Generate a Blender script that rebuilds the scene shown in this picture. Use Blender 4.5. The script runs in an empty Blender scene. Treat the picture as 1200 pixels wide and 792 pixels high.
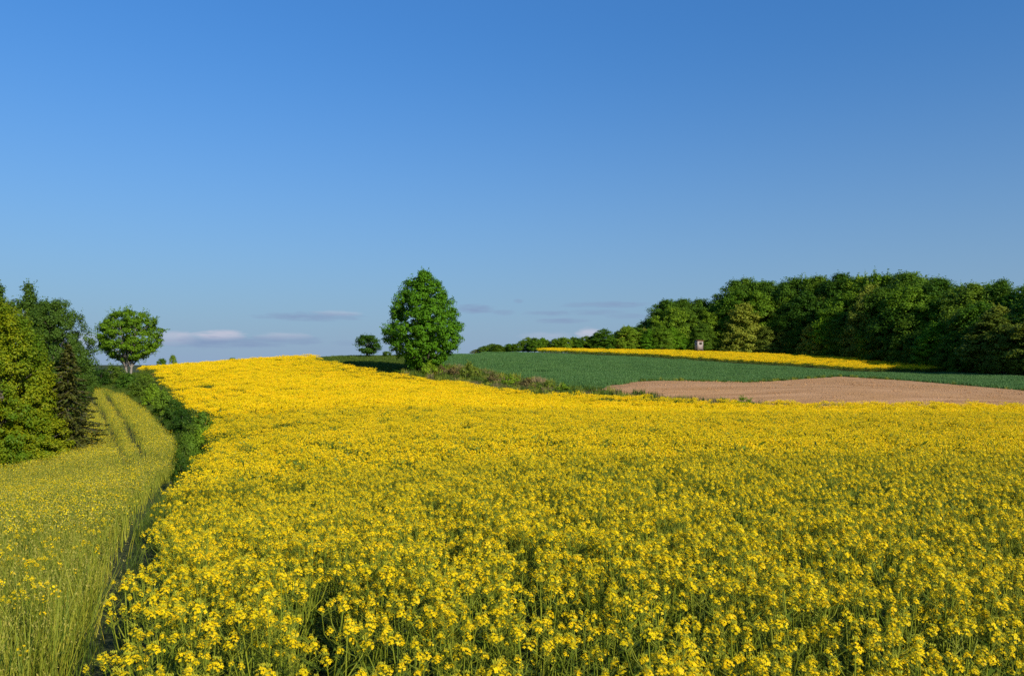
import bpy, math, random
import numpy as np
from mathutils import Vector

# ------------------------------------------------------------------ camera, sky, sun, exposure
scene = bpy.context.scene
F, V0, CAMZ = 933.0, 420.0, 2.6            # focal length in photo pixels, eye-level row, eye height
cam_d = bpy.data.cameras.new('camera')
cam_d.lens = 28.0; cam_d.sensor_width = 36.0
cam_d.shift_y = -(396 - V0) / 1200 * 1.0
cam_d.clip_start = 0.05; cam_d.clip_end = 12000
cam_d.dof.use_dof = True; cam_d.dof.focus_distance = 22.0; cam_d.dof.aperture_fstop = 6.3
cam = bpy.data.objects.new('camera', cam_d); scene.collection.objects.link(cam)
cam.location = (0, 0, CAMZ); cam.rotation_euler = (math.radians(90), 0, 0)
scene.camera = cam

SUN_EL, SUN_AZ = math.radians(29), math.atan2(0.62, -0.78)    # azimuth from +Y towards +X
sun_vec = Vector((math.sin(SUN_AZ) * math.cos(SUN_EL), math.cos(SUN_AZ) * math.cos(SUN_EL), math.sin(SUN_EL)))
sun_d = bpy.data.lights.new('sun', 'SUN'); sun_d.energy = 4.6; sun_d.angle = math.radians(0.5); sun_d.color = (1.0, 0.92, 0.79)
sun = bpy.data.objects.new('sun', sun_d); scene.collection.objects.link(sun)
sun.rotation_euler = sun_vec.to_track_quat('Z', 'Y').to_euler()

world = bpy.data.worlds.new('World'); scene.world = world; world.use_nodes = True
wt = world.node_tree; wt.nodes.clear()
def N(tree, typ, **kw):
    n = tree.nodes.new(typ)
    for k, v in kw.items():
        if k.startswith('i_'):
            key = k[2:]; key = int(key) if key.isdigit() else key.replace('_', ' ')
            n.inputs[key].default_value = v
        else: setattr(n, k, v)
    return n
def M(tree, op, a, b=None, c=None, clamp=False):
    n = tree.nodes.new('ShaderNodeMath'); n.operation = op; n.use_clamp = clamp
    for i, x in enumerate((a, b, c)):
        if x is None: continue
        if isinstance(x, (int, float)): n.inputs[i].default_value = x
        else: tree.links.new(x, n.inputs[i])
    return n.outputs[0]
def mixc(tree, fac, a, b, blend='MIX'):
    n = tree.nodes.new('ShaderNodeMix'); n.data_type = 'RGBA'; n.blend_type = blend
    for s, x in ((n.inputs[0], fac), (n.inputs[6], a), (n.inputs[7], b)):
        if hasattr(x, 'links'): tree.links.new(x, s)
        elif isinstance(x, (int, float)): s.default_value = x
        else: s.default_value = (*x, 1) if len(x) == 3 else x
    return n.outputs[2]
SKY_STRENGTH = 0.085
CLOUDS = [  # azimuth px, row px, half width px, half height px, strength   (clouds low over the horizon)
    (262, 401, 95, 6, .85, 'g'), (256, 393, 36, 5.5, 1.4, 'w'), (325, 399, 60, 5, .7, 'g'), (205, 396, 34, 7, .9, 'w'), (330, 394, 36, 4, .55, 'w'),
    (365, 371, 70, 4.5, .75, 'g'), (395, 367, 34, 3, .45, 'w'), (340, 372, 40, 3, .45, 'g'),
    (556, 362, 28, 4.5, .8, 'g'), (590, 366, 16, 3, .5, 'g'), (607, 353, 7, 2, .55, 'g'),
    (645, 367, 34, 2.6, .6, 'g'), (712, 357, 60, 3.2, .65, 'g'), (658, 376, 34, 2.6, .75, 'g'), (735, 371, 30, 3, .45, 'g'), (700, 366, 44, 3, .45, 'g'),
    (690, 391, 17, 6, 1.1, 'w'), (640, 394, 34, 5, .4, 'w'), (404, 402, 20, 3, .3, 'g'), (20, 372, 60, 9, .4, 'w'), (80, 397, 60, 8, .5, 'w'),
    (900, 392, 120, 5, .5, 'g'), (-150, 385, 120, 9, .5, 'w'), (1380, 380, 140, 7, .5, 'g'),
]
sky = N(wt, 'ShaderNodeTexSky', sky_type='NISHITA', sun_disc=False)
sky.sun_elevation = SUN_EL; sky.sun_rotation = SUN_AZ
sky.altitude = 200; sky.air_density = 1.0; sky.dust_density = 0.5; sky.ozone_density = 3.0
tc = N(wt, 'ShaderNodeTexCoord')
sep = N(wt, 'ShaderNodeSeparateXYZ'); wt.links.new(tc.outputs['Generated'], sep.inputs[0])
az = M(wt, 'ARCTAN2', sep.outputs[0], sep.outputs[1])
hyp = M(wt, 'SQRT', M(wt, 'ADD', M(wt, 'MULTIPLY', sep.outputs[0], sep.outputs[0]), M(wt, 'MULTIPLY', sep.outputs[1], sep.outputs[1])))
el = M(wt, 'ARCTAN2', sep.outputs[2], hyp)
comb = N(wt, 'ShaderNodeCombineXYZ'); wt.links.new(M(wt, 'MULTIPLY', az, 34.0), comb.inputs[0]); wt.links.new(M(wt, 'MULTIPLY', el, 230.0), comb.inputs[1])
cn = N(wt, 'ShaderNodeTexNoise', i_Scale=1.0, i_Detail=8.0, i_Roughness=0.68); wt.links.new(comb.outputs[0], cn.inputs['Vector'])
warp = M(wt, 'MULTIPLY', M(wt, 'SUBTRACT', cn.outputs['Fac'], 0.5), 2.6)
acc = {'g': None, 'w': None}
for (cu, cv, hw, hh, st, kd) in CLOUDS:
    a0 = math.atan2(cu - 600, F); c2 = math.cos(a0)
    e0 = math.atan2((V0 - cv) * c2, F)
    dx = M(wt, 'DIVIDE', M(wt, 'SUBTRACT', az, a0), hw / F * c2 * c2)
    dy = M(wt, 'DIVIDE', M(wt, 'SUBTRACT', el, e0), hh * 1.35 / F * c2)
    r2 = M(wt, 'ADD', M(wt, 'MULTIPLY', dx, dx), M(wt, 'MULTIPLY', dy, dy))
    m = M(wt, 'MULTIPLY', M(wt, 'ADD', M(wt, 'SUBTRACT', 1.0, r2), warp), st * .85, clamp=True)
    acc[kd] = m if acc[kd] is None else M(wt, 'MAXIMUM', acc[kd], m)
tint = mixc(wt, M(wt, 'MULTIPLY', el, 1 / 0.42, clamp=True), (0.37, 0.655, 0.85), (0.50, 1.03, 1.50))
skyc = mixc(wt, 1.0, sky.outputs[0], tint, 'MULTIPLY')
# low band: the pale lavender air just over the horizon
band = M(wt, 'POWER', M(wt, 'SUBTRACT', 1.0, M(wt, 'MULTIPLY', el, 1 / 0.42, clamp=True)), 2.0)
c1 = mixc(wt, M(wt, 'MULTIPLY', band, 0.92), skyc, (2.7, 3.75, 5.4))
c2_ = mixc(wt, acc['w'], c1, (4.8, 5.1, 6.3))
c3 = mixc(wt, acc['g'], c2_, (2.2, 3.05, 4.8))
bg = N(wt, 'ShaderNodeBackground'); bg.inputs['Strength'].default_value = SKY_STRENGTH
wt.links.new(c3, bg.inputs['Color'])
wo = N(wt, 'ShaderNodeOutputWorld'); wt.links.new(bg.outputs[0], wo.inputs[0])

scene.view_settings.view_transform = 'Standard'; scene.view_settings.look = 'None'
scene.view_settings.exposure = 0.3; scene.view_settings.gamma = 1.0; scene.view_settings.use_curve_mapping = False
scene.render.engine = 'CYCLES'
scene.cycles.max_bounces = 6; scene.cycles.diffuse_bounces = 3; scene.cycles.transmission_bounces = 3; scene.cycles.glossy_bounces = 2
scene.cycles.use_denoising = False
rng = np.random.default_rng(7); random.seed(7)

# ------------------------------------------------------------------ small mesh tools
class Buf:
    """quads only; material index per face"""
    def __init__(s): s.v = []; s.f = []; s.m = []; s.n = 0
    def add(s, v, f, m=0):
        v = np.asarray(v, float).reshape(-1, 3); f = np.asarray(f, int).reshape(-1, 4)
        s.v.append(v); s.f.append(f + s.n); s.m.append(np.full(len(f), m)); s.n += len(v)
    def quads(s, P, m=0):                      # P: (k,4,3)
        k = len(P)
        if k: s.add(P.reshape(-1, 3), np.arange(4 * k).reshape(k, 4), m)
    def merge(s, o, loc=(0, 0, 0), rot=0.0, sc=1.0, mm=None):
        c, q = math.cos(rot), math.sin(rot); R = np.array([[c, -q, 0], [q, c, 0], [0, 0, 1]])
        for v, f, m in zip(o.v, [f for f in o.f], o.m):
            pass
        V = np.concatenate(o.v) @ R.T * sc + np.asarray(loc)
        Fc = np.concatenate(o.f); Mi = np.concatenate(o.m)
        if mm: Mi = np.array([mm[i] for i in Mi])
        s.v.append(V); s.f.append(Fc + s.n); s.m.append(Mi); s.n += len(V)
    def mesh(s, name, mats, smooth=False):
        me = bpy.data.meshes.new(name)
        V = np.concatenate(s.v); Fc = np.concatenate(s.f); Mi = np.concatenate(s.m)
        me.vertices.add(len(V)); me.vertices.foreach_set('co', V.astype(np.float32).ravel())
        me.loops.add(Fc.size); me.loops.foreach_set('vertex_index', Fc.astype(np.int32).ravel())
        me.polygons.add(len(Fc)); me.polygons.foreach_set('loop_start', np.arange(0, Fc.size, 4, dtype=np.int32))
        me.polygons.foreach_set('material_index', Mi.astype(np.int32))
        if smooth: me.polygons.foreach_set('use_smooth', np.ones(len(Fc), bool))
        for m in mats: me.materials.append(m)
        me.update(calc_edges=True)
        return me
def unit(v): return v / np.maximum(np.linalg.norm(v, axis=-1, keepdims=True), 1e-9)
def tube(b, pts, rad, sides=5, m=0):
    pts = np.asarray(pts, float); n = len(pts); rad = np.asarray(rad, float)
    d = unit(np.gradient(pts, axis=0)); ref = np.array([0.31, 0.95, 0.05])
    a = unit(np.cross(d, ref)); c = np.cross(d, a)
    t = np.arange(sides) * 2 * math.pi / sides
    V = pts[:, None] + rad[:, None, None] * (a[:, None] * np.cos(t)[None, :, None] + c[:, None] * np.sin(t)[None, :, None])
    i = np.arange(n - 1)[:, None] * sides; j = np.arange(sides)[None]; k = (j + 1) % sides
    Fc = np.stack([i + j, i + k, i + sides + k, i + sides + j], -1)
    b.add(V, Fc, m)
def leaf_quads(P, Nrm, size, aspect=0.6, r=rng, along=None):
    """kite-shaped leaves at P facing Nrm"""
    k = len(P); Nrm = unit(Nrm)
    t = r.normal(size=(k, 3)) if along is None else along
    a = unit(t - (t * Nrm).sum(1, keepdims=True) * Nrm); c = np.cross(Nrm, a)
    s = np.asarray(size).reshape(-1, 1) * np.ones((k, 1))
    return np.stack([P - a * s * .5, P + c * s * .5 * aspect + a * s * .05 + Nrm * s * .06, P + a * s * .5, P - c * s * .5 * aspect + a * s * .05 + Nrm * s * .06], 1)
col = scene.collection
def mk(name, me, parent=None, loc=None):
    o = bpy.data.objects.new(name, me); col.objects.link(o)
    if parent: o.parent = parent
    if loc is not None: o.location = loc
    return o
def tag(o, label=None, cat=None, group=None, kind=None):
    if label: o['label'] = label
    if cat: o['category'] = cat
    if group: o['group'] = group
    if kind: o['kind'] = kind
    return o

# ------------------------------------------------------------------ materials
def mat(name, ca, cb=None, rough=.6, transl=0.0, spec=.3, patch=None, patch_scale=.6, trcol=None, inst=0.0):
    m = bpy.data.materials.new(name); m.use_nodes = True; t = m.node_tree; t.nodes.clear()
    out = N(t, 'ShaderNodeOutputMaterial'); p = N(t, 'ShaderNodeBsdfPrincipled')
    p.inputs['Roughness'].default_value = rough; p.inputs['Specular IOR Level'].default_value = spec
    c = None
    if cb is not None:
        g = N(t, 'ShaderNodeNewGeometry')
        c = mixc(t, g.outputs['Random Per Island'], ca, cb)
    else:
        rgb = N(t, 'ShaderNodeRGB'); rgb.outputs[0].default_value = (*ca, 1); c = rgb.outputs[0]
    if patch is not None:
        o = N(t, 'ShaderNodeTexCoord'); nz = N(t, 'ShaderNodeTexNoise', i_Scale=patch_scale, i_Detail=2.0)
        t.links.new(o.outputs['Object'], nz.inputs['Vector'])
        f = M(t, 'MULTIPLY', M(t, 'SUBTRACT', nz.outputs['Fac'], 0.42), 3.5, clamp=True)
        c = mixc(t, f, c, patch)
    if inst:
        oi = N(t, 'ShaderNodeObjectInfo')
        hs = N(t, 'ShaderNodeHueSaturation'); t.links.new(c, hs.inputs['Color'])
        t.links.new(M(t, 'ADD', M(t, 'MULTIPLY', oi.outputs['Random'], inst), 1 - inst / 2), hs.inputs['Value'])
        t.links.new(M(t, 'ADD', M(t, 'MULTIPLY', oi.outputs['Random'], -inst * .06), .5 + inst * .03), hs.inputs['Hue'])
        c = hs.outputs[0]
    t.links.new(c, p.inputs['Base Color'])
    if transl > 0:
        tr = N(t, 'ShaderNodeBsdfTranslucent')
        t.links.new(mixc(t, 1.0, c, trcol or (1.15, 1.15, .7), 'MULTIPLY'), tr.inputs['Color'])
        mx = N(t, 'ShaderNodeMixShader', i_0=transl)
        t.links.new(p.outputs[0], mx.inputs[1]); t.links.new(tr.outputs[0], mx.inputs[2]); t.links.new(mx.outputs[0], out.inputs[0])
    else: t.links.new(p.outputs[0], out.inputs[0])
    return m
M_petal = mat('rape_petal', (.97, .78, .003), (.97, .59, .003), .55, .28, .2, trcol=(1, 1, 1), inst=.18)
M_bud = mat('rape_bud', (.42, .44, .03), (.60, .50, .02), .6, .2, .2)
M_stem = mat('rape_stem', (.16, .22, .012), (.29, .31, .02), .6, .15, .3, inst=.3)
M_rleaf = mat('rape_leaf', (.085, .15, .008), (.18, .22, .012), .6, .2, .3, inst=.3)
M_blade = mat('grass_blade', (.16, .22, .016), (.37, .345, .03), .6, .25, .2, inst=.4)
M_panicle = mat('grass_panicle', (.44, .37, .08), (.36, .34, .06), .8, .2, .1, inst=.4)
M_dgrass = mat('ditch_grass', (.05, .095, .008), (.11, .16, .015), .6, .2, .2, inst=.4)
M_dry = mat('dry_grass', (.26, .19, .09), (.16, .14, .06), .85, .1, .1, inst=.4)
M_wheat = mat('wheat_blade', (.065, .155, .038), (.095, .20, .045), .55, .2, .25, inst=.3)
M_bark = mat('bark', (.10, .08, .06), None, .9, 0, .1, patch=(.19, .17, .14), patch_scale=3)
M_bark_pale = mat('bark_pale', (.26, .23, .19), None, .85, 0, .1, patch=(.16, .13, .11), patch_scale=3)
def leafmat(name, a, b, p=None, inst=.35, tr=.3, ps=.5): return mat(name, a, b, .55, tr, .12, patch=p, patch_scale=ps, inst=inst)
L_lime = leafmat('leaf_linden', (0.055, 0.165, 0.005), (0.13, 0.285, 0.010), (0.08, 0.20, 0.007), 0, .3)
L_round = leafmat('leaf_field_maple', (0.088, 0.183, 0.007), (0.163, 0.281, 0.011), None, 0, .35)
L_yellow = leafmat('leaf_spring_maple', (.12, .19, .005), (.32, .32, .007), (0.069, 0.159, 0.007), 0, .3, .35)
L_ash = leafmat('leaf_ash', (0.056, 0.116, 0.011), (0.088, 0.152, 0.017), None, 0, .25)
L_spruce = leafmat('needle_spruce', (.06, .08, .012), (.12, .115, .02), None, 0, .12)
L_dark = leafmat('leaf_dark', (0.070, 0.145, 0.010), (0.125, 0.221, 0.015), None, .7)
L_mid = leafmat('leaf_mid', (0.094, 0.190, 0.010), (0.173, 0.290, 0.014), None, .7)
L_olive = leafmat('leaf_olive', (0.173, 0.229, 0.021), (0.281, 0.312, 0.035), None, .7)
L_bright = leafmat('leaf_bright', (0.110, 0.244, 0.009), (0.188, 0.351, 0.014), None, .7)
L_hedge = leafmat('leaf_hedge', (0.037, 0.085, 0.007), (0.081, 0.146, 0.011), None, .7)

def ground_mat():
    m = bpy.data.materials.new('meadow_ground'); m.use_nodes = True; t = m.node_tree; p = t.nodes['Principled BSDF']
    g = N(t, 'ShaderNodeNewGeometry'); n1 = N(t, 'ShaderNodeTexNoise', i_Scale=.35, i_Detail=8.0); n2 = N(t, 'ShaderNodeTexNoise', i_Scale=9.0, i_Detail=5.0)
    t.links.new(g.outputs['Position'], n1.inputs['Vector']); t.links.new(g.outputs['Position'], n2.inputs['Vector'])
    c = mixc(t, n1.outputs['Fac'], (.035, .06, .015), (.07, .085, .03)); c = mixc(t, M(t, 'MULTIPLY', n2.outputs['Fac'], .6), c, (.06, .05, .03))
    t.links.new(c, p.inputs['Base Color']); p.inputs['Roughness'].default_value = .95; p.inputs['Specular IOR Level'].default_value = .1
    b = N(t, 'ShaderNodeBump', i_Strength=.8, i_Distance=.08); t.links.new(n2.outputs['Fac'], b.inputs['Height']); t.links.new(b.outputs[0], p.inputs['Normal'])
    return m
def soil_mat():
    m = bpy.data.materials.new('ploughed_soil'); m.use_nodes = True; t = m.node_tree; p = t.nodes['Principled BSDF']
    g = N(t, 'ShaderNodeNewGeometry')
    mp = N(t, 'ShaderNodeMapping'); mp.inputs['Rotation'].default_value = (0, 0, math.radians(-12)); mp.inputs['Scale'].default_value = (.08, .9, 1)
    t.links.new(g.outputs['Position'], mp.inputs['Vector'])
    n0 = N(t, 'ShaderNodeTexNoise', i_Scale=1.0, i_Detail=4.0); t.links.new(mp.outputs[0], n0.inputs['Vector'])
    n1 = N(t, 'ShaderNodeTexNoise', i_Scale=.12, i_Detail=4.0); n2 = N(t, 'ShaderNodeTexNoise', i_Scale=5.0, i_Detail=6.0, i_Roughness=.7)
    for n in (n1, n2): t.links.new(g.outputs['Position'], n.inputs['Vector'])
    c = mixc(t, M(t, 'MULTIPLY', M(t, 'SUBTRACT', n0.outputs['Fac'], .40), 5.0, clamp=True), (.41, .22, .095), (.54, .305, .145))
    c = mixc(t, M(t, 'MULTIPLY', M(t, 'SUBTRACT', n1.outputs['Fac'], .45), 2.5, clamp=True), c, (.45, .24, .09))
    c = mixc(t, M(t, 'MULTIPLY', M(t, 'SUBTRACT', n2.outputs['Fac'], .5), 3.0, clamp=True), c, (.28, .15, .08))
    t.links.new(c, p.inputs['Base Color']); p.inputs['Roughness'].default_value = .95; p.inputs['Specular IOR Level'].default_value = .1
    b = N(t, 'ShaderNodeBump', i_Strength=1.0, i_Distance=.12); t.links.new(n2.outputs['Fac'], b.inputs['Height']); t.links.new(b.outputs[0], p.inputs['Normal'])
    return m
M_ground, M_soil = ground_mat(), soil_mat()

# ------------------------------------------------------------------ the lie of the land
def at(u, v, Y, c=0.0): return ((u - 600) / F * Y, Y, CAMZ - (v - V0) / F * Y - c)
C = 1.2
CP = [at(*p, C) for p in [
    (1180, 792, 3.5), (1100, 540, 14), (1100, 500, 30), (1100, 482, 48), (1100, 474.5, 66), (1200, 474.5, 64), (1400, 476, 60), (900, 474, 70), (900, 500, 30), (900, 540, 14),
    (700, 466, 78), (640, 460, 86), (560, 449, 97), (500, 440, 108), (444, 435, 113), (380, 423, 126),
    (600, 792, 3.5), (600, 650, 6), (600, 560, 12), (600, 520, 20), (600, 490, 35), (600, 474, 55),
    (300, 610, 9), (300, 553, 16), (300, 517, 28), (300, 494, 39), (300, 476, 52), (300, 455, 75), (300, 437, 100), (300, 422.5, 130), (350, 421, 130), (240, 425.5, 126), (170, 431, 114),
    (450, 523, 21), (450, 485, 42), (450, 466, 60), (450, 450, 80), (185, 452, 80), (205, 472, 62), (236, 501, 44), (244, 521, 36), (222, 546, 27), (190, 606, 13), (120, 792, 3.4), (175, 650, 7)]]
CP += [at(*p, .9) for p in [(100, 668, 8), (100, 602, 14), (100, 562, 24), (100, 535, 36), (100, 507, 50), (108, 474, 68), (112, 453, 84), (0, 700, 6), (20, 558, 33), (60, 530, 42), (150, 505, 49), (180, 545, 30), (170, 575, 20)]]
CP += [at(*p, 0) for p in [
    (150, 440, 103), (40, 475, 80), (-100, 585, 36), (-300, 625, 30),
    (480, 436, 115), (440, 419, 148), (400, 418.5, 148), (520, 417, 165), (600, 416, 185), (560, 435, 124), (640, 447, 104), (700, 459, 86),
    (985, 441, 132), (1200, 458, 97), (860, 449, 108), (700, 440, 118), (850, 430, 155),
    (650, 415.5, 188), (760, 420, 180), (860, 427, 168), (950, 432, 160), (1000, 437, 150), (1100, 438, 146),
    (640, 413, 205), (800, 415, 208), (900, 419, 200), (1000, 424, 180), (1100, 432, 158), (1200, 441, 128), (1400, 462, 92), (570, 413, 205), (1000, 455, 84), (1400, 478, 75)]]
CP += [(0, -20, 0.3), (-40, -20, -1), (40, -20, 0), (-60, 10, -2), (60, 10, -.3), (110, 30, -.5), (120, 100, 0), (150, 200, 2), (100, 260, 1), (0, 260, 0.5), (-30, 185, 0.2),
       (-60, 170, -2), (-120, 150, -5), (-110, 60, -5), (-90, 20, -4), (-80, 110, -2.2), (30, 232, 2.5), (-70, 145, -1.0)]
CP = np.array(CP)
def tps(d2): return np.where(d2 > 1e-9, .5 * d2 * np.log(np.maximum(d2, 1e-9)), 0)
_S = 100.0
P2 = CP[:, :2] / _S; n_ = len(CP)
K = tps(((P2[:, None] - P2[None]) ** 2).sum(-1)) + np.eye(n_) * 6e-4
A = np.zeros((n_ + 3, n_ + 3)); A[:n_, :n_] = K; A[:n_, n_] = 1; A[:n_, n_ + 1:] = P2; A[n_:, :n_] = A[:n_, n_:].T
W = np.linalg.solve(A, np.concatenate([CP[:, 2], np.zeros(3)]))
def hgt(x, y):
    x = np.atleast_1d(np.asarray(x, float)); y = np.atleast_1d(np.asarray(y, float)); sh = x.shape
    q = np.stack([x.ravel(), y.ravel()], 1); out = np.empty(len(q))
    for i in range(0, len(q), 20000):
        s = q[i:i + 20000] / _S; d2 = ((s[:, None] - P2[None]) ** 2).sum(-1)
        out[i:i + 20000] = tps(d2) @ W[:n_] + W[n_] + s @ W[n_ + 1:]
    cx, cy = 20.0, 110.0
    r = np.hypot((q[:, 0] - cx), (q[:, 1] - cy)); t = np.clip((r - 150) / 110, 0, 1); t = t * t * (3 - 2 * t)
    far = -2 - 40 * np.clip((r - 150) / 1600, 0, 1)
    out = out * (1 - t) + far * t
    return out.reshape(sh)
def h1(x, y): return float(hgt([x], [y])[0])

def axis(lo, hi, step, out):
    a = list(np.arange(lo, hi + .01, step)); s = step; x = hi
    while x < out: s *= 1.25; x += s; a.append(x)
    s = step; x = lo
    while x > -out: s *= 1.25; x -= s; a.insert(0, x)
    return np.array(a)
def sheet(name, X, Y, Z, m):
    b = Buf(); ny, nx = X.shape; i = np.arange(ny - 1)[:, None] * nx; j = np.arange(nx - 1)[None]
    b.add(np.stack([X, Y, Z], -1), np.stack([i + j, i + j + 1, i + nx + j + 1, i + nx + j], -1))
    return mk(name, b.mesh(name, [m], True))
gx, gy = np.meshgrid(axis(-120, 140, 2, 5000), axis(-20, 250, 2, 5000))
tag(sheet('ground', gx, gy, hgt(gx, gy), M_ground), kind='structure')

def poly3(l): return np.array([at(*p)[:2] for p in l])
def resample(P, k):
    d = np.r_[0, np.cumsum(np.linalg.norm(np.diff(P, axis=0), axis=1))]; s = np.linspace(0, d[-1], k)
    return np.stack([np.interp(s, d, P[:, 0]), np.interp(s, d, P[:, 1])], 1)
def strip(name, A_, B_, n, k, m, lift=.03):
    a, b_ = resample(A_, n), resample(B_, n); t = np.linspace(0, 1, k)[:, None, None]
    P = a[None] * (1 - t) + b_[None] * t; X, Y = P[..., 0], P[..., 1]
    return tag(sheet(name, X, Y, hgt(X, Y) + lift, m), kind='structure')
soil_near = poly3([(650, 462, 88), (700, 466, 81), (800, 470, 76), (900, 474, 73), (1100, 474, 69), (1200, 474, 67), (1420, 476, 63)])
soil_far = poly3([(650, 459.5, 90), (760, 454, 98), (860, 448, 109), (985, 441.5, 131), (1060, 446, 120), (1200, 458, 97), (1420, 474, 80)])
strip('ploughed_field', soil_near, soil_far, 120, 40, M_soil)

def inside(P, poly):
    x, y = P[:, 0], P[:, 1]; c = np.zeros(len(P), bool); n = len(poly)
    for i in range(n):
        x1, y1 = poly[i]; x2, y2 = poly[(i + 1) % n]
        if y1 == y2: continue
        c ^= ((y1 > y) != (y2 > y)) & (x < (x2 - x1) * (y - y1) / (y2 - y1) + x1)
    return c
def dist_line(P, L):
    d = np.full(len(P), 1e9)
    for a, b in zip(L[:-1], L[1:]):
        ab = b - a; t = np.clip(((P - a) @ ab) / (ab @ ab), 0, 1); d = np.minimum(d, np.linalg.norm(P - a - t[:, None] * ab, axis=1))
    return d
def points(poly, step, y0=None, y1=None, jit=.5, frustum=2.5):
    lo, hi = poly.min(0), poly.max(0)
    if y0 is not None: lo[1] = max(lo[1], y0)
    if y1 is not None: hi[1] = min(hi[1], y1)
    X, Y = np.meshgrid(np.arange(lo[0], hi[0], step), np.arange(lo[1], hi[1], step))
    P = np.stack([X.ravel(), Y.ravel()], 1); P += rng.uniform(-jit, jit, P.shape) * step
    if frustum is not None: P = P[np.abs(P[:, 0]) < .66 * P[:, 1] + frustum]
    return P[inside(P, poly)]
def noise2(P, s, seed=0):       # cheap smooth noise in -1..1
    r = np.random.default_rng(seed); o = 0
    for k in range(5):
        a = r.uniform(0, 2 * math.pi); w = s * r.uniform(.6, 1.7); o = o + np.sin((P[:, 0] * math.cos(a) + P[:, 1] * math.sin(a)) * w + r.uniform(0, 6.28) + 1.3 * np.sin(P[:, 1 - k % 2] * w * .7 + k))
    return o / 5 * 1.6

# ------------------------------------------------------------------ instanced ground cover ("stuff")
def scatter(name, P, variants, label=None, cat=None, smin=.8, smax=1.2, tilt=.09, lift=0.0, scale=None, group=None):
    coll = bpy.data.collections.new(name + '_sources')
    for i, me in enumerate(variants): coll.objects.link(bpy.data.objects.new(name + '_source', me))
    me = bpy.data.meshes.new(name); k = len(P)
    co = np.c_[P, hgt(P[:, 0], P[:, 1]) + lift]
    me.vertices.add(k); me.vertices.foreach_set('co', co.astype(np.float32).ravel())
    a = me.attributes.new('rot', 'FLOAT_VECTOR', 'POINT')
    a.data.foreach_set('vector', np.c_[rng.normal(0, tilt, (k, 2)), rng.uniform(0, 6.283, k)].astype(np.float32).ravel())
    sc = rng.uniform(smin, smax, k) if scale is None else scale
    a = me.attributes.new('size', 'FLOAT', 'POINT'); a.data.foreach_set('value', sc.astype(np.float32))
    a = me.attributes.new('pick', 'INT', 'POINT'); a.data.foreach_set('value', rng.integers(0, len(variants), k).astype(np.int32))
    o = mk(name, me); ng = bpy.data.node_groups.new(name, 'GeometryNodeTree')
    ng.interface.new_socket(name='Geometry', in_out='INPUT', socket_type='NodeSocketGeometry')
    ng.interface.new_socket(name='Geometry', in_out='OUTPUT', socket_type='NodeSocketGeometry')
    gi, go = ng.nodes.new('NodeGroupInput'), ng.nodes.new('NodeGroupOutput')
    ip = ng.nodes.new('GeometryNodeInstanceOnPoints'); ci = ng.nodes.new('GeometryNodeCollectionInfo')
    ci.inputs['Collection'].default_value = coll; ci.inputs['Separate Children'].default_value = True; ci.inputs['Reset Children'].default_value = True
    def na(nm, dt):
        n = ng.nodes.new('GeometryNodeInputNamedAttribute'); n.data_type = dt; n.inputs['Name'].default_value = nm; return [s for s in n.outputs if s.enabled][0]
    L = ng.links.new
    L(gi.outputs[0], ip.inputs['Points']); L(ci.outputs[0], ip.inputs['Instance']); ip.inputs['Pick Instance'].default_value = True
    L(na('pick', 'INT'), ip.inputs['Instance Index']); L(na('rot', 'FLOAT_VECTOR'), ip.inputs['Rotation']); L(na('size', 'FLOAT'), ip.inputs['Scale'])
    L(ip.outputs[0], go.inputs[0])
    md = o.modifiers.new('scatter', 'NODES'); md.node_group = ng
    return tag(o, label, cat, group, 'stuff')

# -------- rapeseed: flower heads, plants, patches
def head_buf(r, nfl=16, size=.028, petal=.0087):
    b = Buf(); h = r.uniform(.026, .042)
    for i in range(nfl):
        t = (i + .5) / nfl; a = i * 2.4 + r.uniform(-.3, .3)
        rad = size * (.25 + 1.0 * (1 - t) ** .8) * r.uniform(.75, 1.15); z = h * (t - .35) + r.normal(0, .004)
        c = np.array([rad * math.cos(a), rad * math.sin(a), z])
        n = unit(np.array([math.cos(a) * .65, math.sin(a) * .65, .8 + .5 * t]) + r.normal(0, .25, 3))
        e = unit(np.cross(n, r.normal(size=3))); g = np.cross(n, e)
        Q = []
        for q in range(4):
            ang = q * math.pi / 2; d = e * math.cos(ang) + g * math.sin(ang); s = np.cross(n, d); L = petal * r.uniform(.85, 1.15)
            Q.append([c, c + d * L * .75 + s * L * .48 + n * L * .2, c + d * L * 1.12 + n * L * .1, c + d * L * .75 - s * L * .48 + n * L * .2])
        b.quads(np.array(Q), 0)
        tube(b, [[0, 0, z - .02], c], [.0009, .0007], 3, 2)
    for i in range(9):
        a = i * 2.4; rad = .009 * math.sqrt(i / 3); c = np.array([rad * math.cos(a), rad * math.sin(a), h * .68 + r.uniform(0, .008)])
        s = .0055; tube(b, [c, c + [0, 0, s], c + [0, 0, 2 * s]], [s * .3, s * .55, s * .15], 4, 1)
    return b
HEADS = [head_buf(np.random.default_rng(100 + i), int(15 + 3 * i)) for i in range(5)]
RM = [M_petal, M_bud, M_stem, M_rleaf]
head_me = [h.mesh('flower_head', RM) for h in HEADS]
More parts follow.
